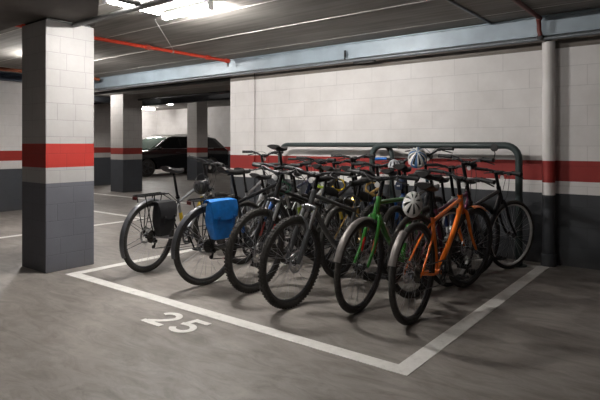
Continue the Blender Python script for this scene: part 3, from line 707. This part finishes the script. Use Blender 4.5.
pannier('pannier_bag', CH['b2'], (.135, .03, .60), (.11, .285, .325), mat('bright_blue_cover', (.008, .17, .55), .5, 0, .22, 14, .8), 'bright blue pannier bag hanging on the dark bicycle', mat('blue_strap', (.01, .10, .36), .5))

# ------------------------------------------------------------ helmets
def helmet(loc, rot, shell, inner, label, sc=1.0, shell2=None):
    t = bpy.data.objects.new('bicycle_helmet', None); COL.objects.link(t); t.location = loc; t.rotation_euler = rot; t.scale = (1, 1, 1); tag(t, label, 'helmet')
    a, b, c = .095 * sc, .135 * sc, .105 * sc; mb = MB(); nu, nv = 40, 12; vs = []
    def P(i, j, k=1.0):
        th = 2 * PI * i / nu; ph = PI / 2 * j / nv * 1.0
        return Vector((a * k * math.sin(th) * math.cos(ph), b * k * math.cos(th) * math.cos(ph), c * k * math.sin(ph) - (.02 * sc if j == 0 and abs(math.cos(th)) < .5 else 0)))
    for k in (1.0, .86):
        for j in range(nv):
            for i in range(nu): vs.append(P(i, j, k))
        vs.append(Vector((0, 0, c * k)))
    off = nu * nv + 1; fs = []; ms = []
    solid = [[True] * nu for _ in range(nv)]
    for j in range(2, nv - 2):
        for i in range(nu):
            if (i % 5) in (2, 3): solid[j][i] = False
    for j in range(nv):
        for i in range(nu):
            i2 = (i + 1) % nu
            if j < nv - 1: o4 = (j * nu + i, j * nu + i2, (j + 1) * nu + i2, (j + 1) * nu + i)
            else: o4 = (j * nu + i, j * nu + i2, nu * nv)
            if solid[j][i]:
                fs.append(o4); ms.append(0 if (not shell2 or (i // 5) % 2) else 1); fs.append(tuple(off + q for q in o4[::-1])); ms.append(0)
                if j < nv - 1:
                    for (p, q, jj, ii) in ((0, 3, j, (i - 1) % nu), (1, 2, j, i2)):
                        if not solid[jj][ii]: fs.append((o4[p], o4[q], off + o4[q], off + o4[p])); ms.append(0)
                    if j > 0 and not solid[j - 1][i]: fs.append((o4[0], o4[1], off + o4[1], off + o4[0])); ms.append(0)
                    if not solid[j + 1][i]: fs.append((o4[3], o4[2], off + o4[2], off + o4[3])); ms.append(0)
    for i in range(nu): i2 = (i + 1) % nu; fs.append((i, i2, off + i2, off + i)); ms.append(0)
    mb.v = vs; mb.f = [list(f) for f in fs]; mb.m = ms
    mb.build('shell', [shell, shell2 or shell], t)
    ib = MB(); vs = [P(i, j, .80) for j in range(nv) for i in range(nu)] + [Vector((0, 0, c * .80))]
    ib.add(vs, [(j * nu + i, j * nu + (i + 1) % nu, (j + 1) * nu + (i + 1) % nu, (j + 1) * nu + i) for j in range(nv - 1) for i in range(nu)] + [((nv - 1) * nu + i, (nv - 1) * nu + (i + 1) % nu, nu * nv) for i in range(nu)])
    ib.build('padding', inner, t)
    MB().tube(spline([(a * .85, .03, -.01), (a * .7, .02, -.08), (0, .03, -.13), (-a * .7, .02, -.08), (-a * .85, .03, -.01)], 5), .004, 6).build('chin_strap', PLA, t)
    return t
def bike_pt(key, p): return CH[key].matrix_world @ Vector(p)
def lock(key, p, r, m, label, rot=(80, 0, 20)):
    t = bpy.data.objects.new('cable_lock', None); COL.objects.link(t); t.location = bike_pt(key, p); t.rotation_euler = [R_(a) for a in rot]; tag(t, label, 'cable lock', 'coiled cable locks on the bicycles')
    pts = []
    for i in range(90):
        a = 2 * PI * i / 30; q = r * (1 + .10 * math.sin(i * .37)); pts.append((q * math.cos(a), q * .8 * math.sin(a), .012 * math.sin(i * .23) + i * .0004))
    MB().tube(pts, .006, 7).build('cable', m, t)
    MB().tube([(r, -.03, .02), (r, .04, .02)], .013, 12).build('lock_barrel', PLA, t)
lock('r4', (.03, .30, .80), .075, YEL, 'yellow coiled cable lock on the black bicycle with yellow decals')
lock('r5', (.02, .62, .78), .08, TAN, 'tan coiled cable lock on the tan bicycle', (70, 20, 50))
lock('b4', (.03, .34, .74), .07, BLK, 'black coiled cable lock under the saddle of the bay-centre mountain bike', (85, 0, 60))
lock('r3', (.03, .78, .78), .075, LIME, 'lime coiled cable lock at the head of the silver step-through bicycle', (60, 20, 10))
lock('b3', (.03, .80, .86), .06, mat('dark_green_cable', (.02, .10, .06), .5), 'dark green coiled cable lock behind the head of the red-decalled mountain bike', (75, 0, 80))
def saddle_bag(key, sad, m, label):
    root = CH[key]; bb = .52 if key == 'b1' else .435
    y = bb - .306 * (sad - .285) - .05
    t = empty('saddle_bag', root.matrix_world @ Vector((0, y, sad - .135)), root.rotation_euler.z, root.rotation_euler.y); tag(t, label, 'saddle bag', 'small bags under the saddles')
    mb = MB(); n = 16; vs = []
    for i, (yy, wx, hz) in enumerate([(-.085, .02, .022), (-.08, .035, .036), (-.03, .042, .045), (.04, .03, .038), (.075, .018, .024)]):
        for j in range(n):
            a = 2 * PI * j / n; e = .6; ca, sa_ = math.cos(a), math.sin(a)
            vs.append((wx * math.copysign(abs(ca) ** e, ca), yy, hz * math.copysign(abs(sa_) ** e, sa_) + .3 * yy))
    mb.add(vs, [(i * n + j, i * n + (j + 1) % n, (i + 1) * n + (j + 1) % n, (i + 1) * n + j) for i in range(4) for j in range(n)] + [tuple(range(n))[::-1], tuple(range(4 * n, 5 * n))]).build('bag_body', m, t)
    MB().box((0, .03, .055), (.016, .02, .06)).build('strap', PLA, t, False)
    MB().box((0, -.088, -.02), (.03, .004, .012)).build('reflector', mat('pale_reflector', (.4, .4, .4), .3), t, False)
saddle_bag('b4', .92, PLA, 'black wedge bag under the saddle of the grey-forked mountain bike')
saddle_bag('b3', .93, PLA, 'black wedge bag under the saddle of the red-decalled mountain bike')
saddle_bag('r7', 1.02, mat('navy_cloth', (.01, .02, .05), .7), 'navy wedge bag under the saddle of the tall-barred black bicycle')
saddle_bag('r4', .97, mat('grey_cloth', (.10, .10, .10), .7), 'grey wedge bag under the saddle of the yellow-decalled black bicycle')
HW = mat('white_helmet_shell', (.68, .67, .65), .35); HB = mat('blue_helmet_shell', (.05, .14, .30), .3)
helmet((-1.70, 3.50, .81), (R_(62), R_(8), R_(27)), HW, BLK, 'white vented helmet hanging behind the orange bicycle saddle', .74)
helmet((-2.34, 4.93, 1.10), (R_(45), 0, R_(25)), HW, BLK, 'white, blue and black helmet hung on the tall handlebar', 1.0, HB)
helmet((-2.50, 4.73, 1.03), (R_(10), 0, R_(20)), mat('pale_grey_helmet', (.5, .51, .54), .4), BLK, 'small pale grey helmet among the handlebars below the blue grips', .62)

helmet((-4.35, 3.83, .80), (R_(150), R_(10), R_(60)), mat('dark_grey_helmet', (.03, .03, .033), .35), mat('grey_padding', (.2, .2, .2), .8), 'dark helmet lying over the frame behind the silver leftmost bicycle', .9)
# ============================================================ PARKED CAR
def car(loc):
    t = empty('car', loc); t.scale = (1, 1.09, 1); tag(t, 'black estate car parked side-on behind the far pillars', 'car')
    CP = mat('black_car_paint', (.006, .006, .007), .18, .2, .1, 3, 0, 1); GL = mat('dark_tinted_glass', (.004, .005, .006), .06, 0, .1, 3)
    L = 4.9; W = 1.9
    def loft(name, prof, wf, m):
        mb = MB(); n = len(prof); vs = []
        for s in (-1, -.86, .86, 1):
            for (y, z) in prof:
                hw = wf(y, z); k = 1 if abs(s) < .9 else 0
                cy, cz = 2.45, .85; q = 1 if k else .965
                vs.append((math.copysign(hw if not k else hw * .93, s), cy + (y - cy) * q, cz + (z - cz) * (q if z > .4 else 1)))
        fs = [(a * n + i, a * n + (i + 1) % n, (a + 1) * n + (i + 1) % n, (a + 1) * n + i) for a in range(3) for i in range(n)]
        fs += [tuple(range(n))[::-1], tuple(range(3 * n, 4 * n))]
        return mb.add(vs, fs).build(name, m, t)
    def archy(cx_, r=.39, n=8): return [(cx_ + r * math.cos(PI * i / n), .30 + r * math.sin(PI * i / n)) for i in range(n, -1, -1)]
    prof = [(.02, .30), (.0, .62), (.06, .80), (.25, .90), (1.15, 1.02), (1.3, 1.05), (4.6, 1.08), (4.82, 1.02), (4.9, .75), (4.86, .32)] + archy(3.95)[::-1] + [(1.3, .26)] + archy(.92)[::-1]
    loft('body', prof, lambda y, z: W / 2 - .05 * max(0, .35 - y) , CP)
    top = [(1.05, 1.0), (1.95, 1.50), (2.2, 1.57), (3.9, 1.58), (4.35, 1.50), (4.78, 1.02)]
    mb = MB(); n = len(top)
    hw = lambda z: W / 2 - .03 - .28 * max(0, z - 1.0) / .58
    mb.add([(-hw(z), y, z) for y, z in top] + [(hw(z), y, z) for y, z in top], [tuple(range(n))[::-1], tuple(range(n, 2 * n))] + [(i, (i + 1) % n, n + (i + 1) % n, n + i) for i in range(n)]).build('roof', CP, t, bevel=.03)
    for s in (-1, 1):
        for pl in ([(1.36, 1.09), (2.0, 1.47), (2.42, 1.50), (2.42, 1.09)], [(2.50, 1.09), (2.50, 1.50), (3.45, 1.51), (3.45, 1.09)], [(3.53, 1.09), (3.53, 1.51), (4.15, 1.47), (4.45, 1.12)]):
            k = len(pl); MB().add([(s * (hw(z) + .006), y, z) for y, z in pl] + [(s * (hw(z) - .01), y, z) for y, z in pl], [tuple(range(k)), tuple(range(k, 2 * k))[::-1]] + [(i, (i + 1) % k, k + (i + 1) % k, k + i) for i in range(k)]).build('window', GL, t, False)
        MB().tube([(s * .72, 2.2, 1.60), (s * .72, 2.3, 1.63), (s * .72, 3.9, 1.63), (s * .72, 4.0, 1.60)], .014, 8).build('roof_rail', SIL, t)
        MB().box((s * 1.0, 1.42, 1.08), (.16, .10, .13)).build('wing_mirror', CP, t, False, bevel=.03)
        MB().box((s * .955, 2.25, .92), (.03, .18, .025)).box((s * .955, 3.3, .92), (.03, .18, .025)).build('door_handle', DGR, t, False, bevel=.005)
        MB().box((s * .955, 2.45, 1.072), (.012, 3.1, .012)).build('window_trim', SIL, t, False)
        MB().box((s * .68, .04, .72), (.36, .10, .14)).build('headlight', mat('headlight_lens', (.35, .37, .4), .12), t, False, bevel=.02)
        MB().box((s * .78, 4.86, .88), (.22, .08, .22)).build('tail_light', mat('tail_lens', (.2, .01, .01), .2), t, False, bevel=.02)
        for cy in (.92, 3.95):
            wl = MB().lathe([(.0, -.11), (.30, -.11), (.335, -.09), (.34, 0), (.335, .09), (.30, .11), (.0, .11)], 32, 'x').build('wheel', RUB, t); wl.location = (s * .83, cy, .34)
            rm = MB().lathe([(.23, -.115 * 1), (.24, s * .118), (.21, s * .118), (.19, s * .09), (.0, s * .10)], 28, 'x')
            for k in range(5): a = k * 2 * PI / 5; rm.tube([(s * .115, .03 * math.cos(a), .03 * math.sin(a)), (s * .118, .215 * math.cos(a), .215 * math.sin(a))], [.03, .022], 6)
            rm.build('wheel_rim', DGR, wl)
    ws = [(-.78, 1.13, 1.055), (.78, 1.13, 1.055), (.66, 1.90, 1.485), (-.66, 1.90, 1.485)]
    MB().add([(x, y - .012, z + .012) for x, y, z in ws] + [(x, y + .01, z - .01) for x, y, z in ws], [(0, 1, 2, 3), (4, 7, 6, 5), (0, 4, 5, 1), (1, 5, 6, 2), (2, 6, 7, 3), (3, 7, 4, 0)]).build('windscreen', mat('windscreen_glass', (.16, .22, .19), .08), t, False)
    MB().box((0, -.01, .58), (1.0, .04, .22)).build('grille', BLK, t, False, bevel=.01)
    MB().box((0, -.035, .42), (.5, .012, .11)).build('number_plate', mat('plate_white', (.6, .6, .58), .4), t, False)
car((-17.85, 11.2, 0))
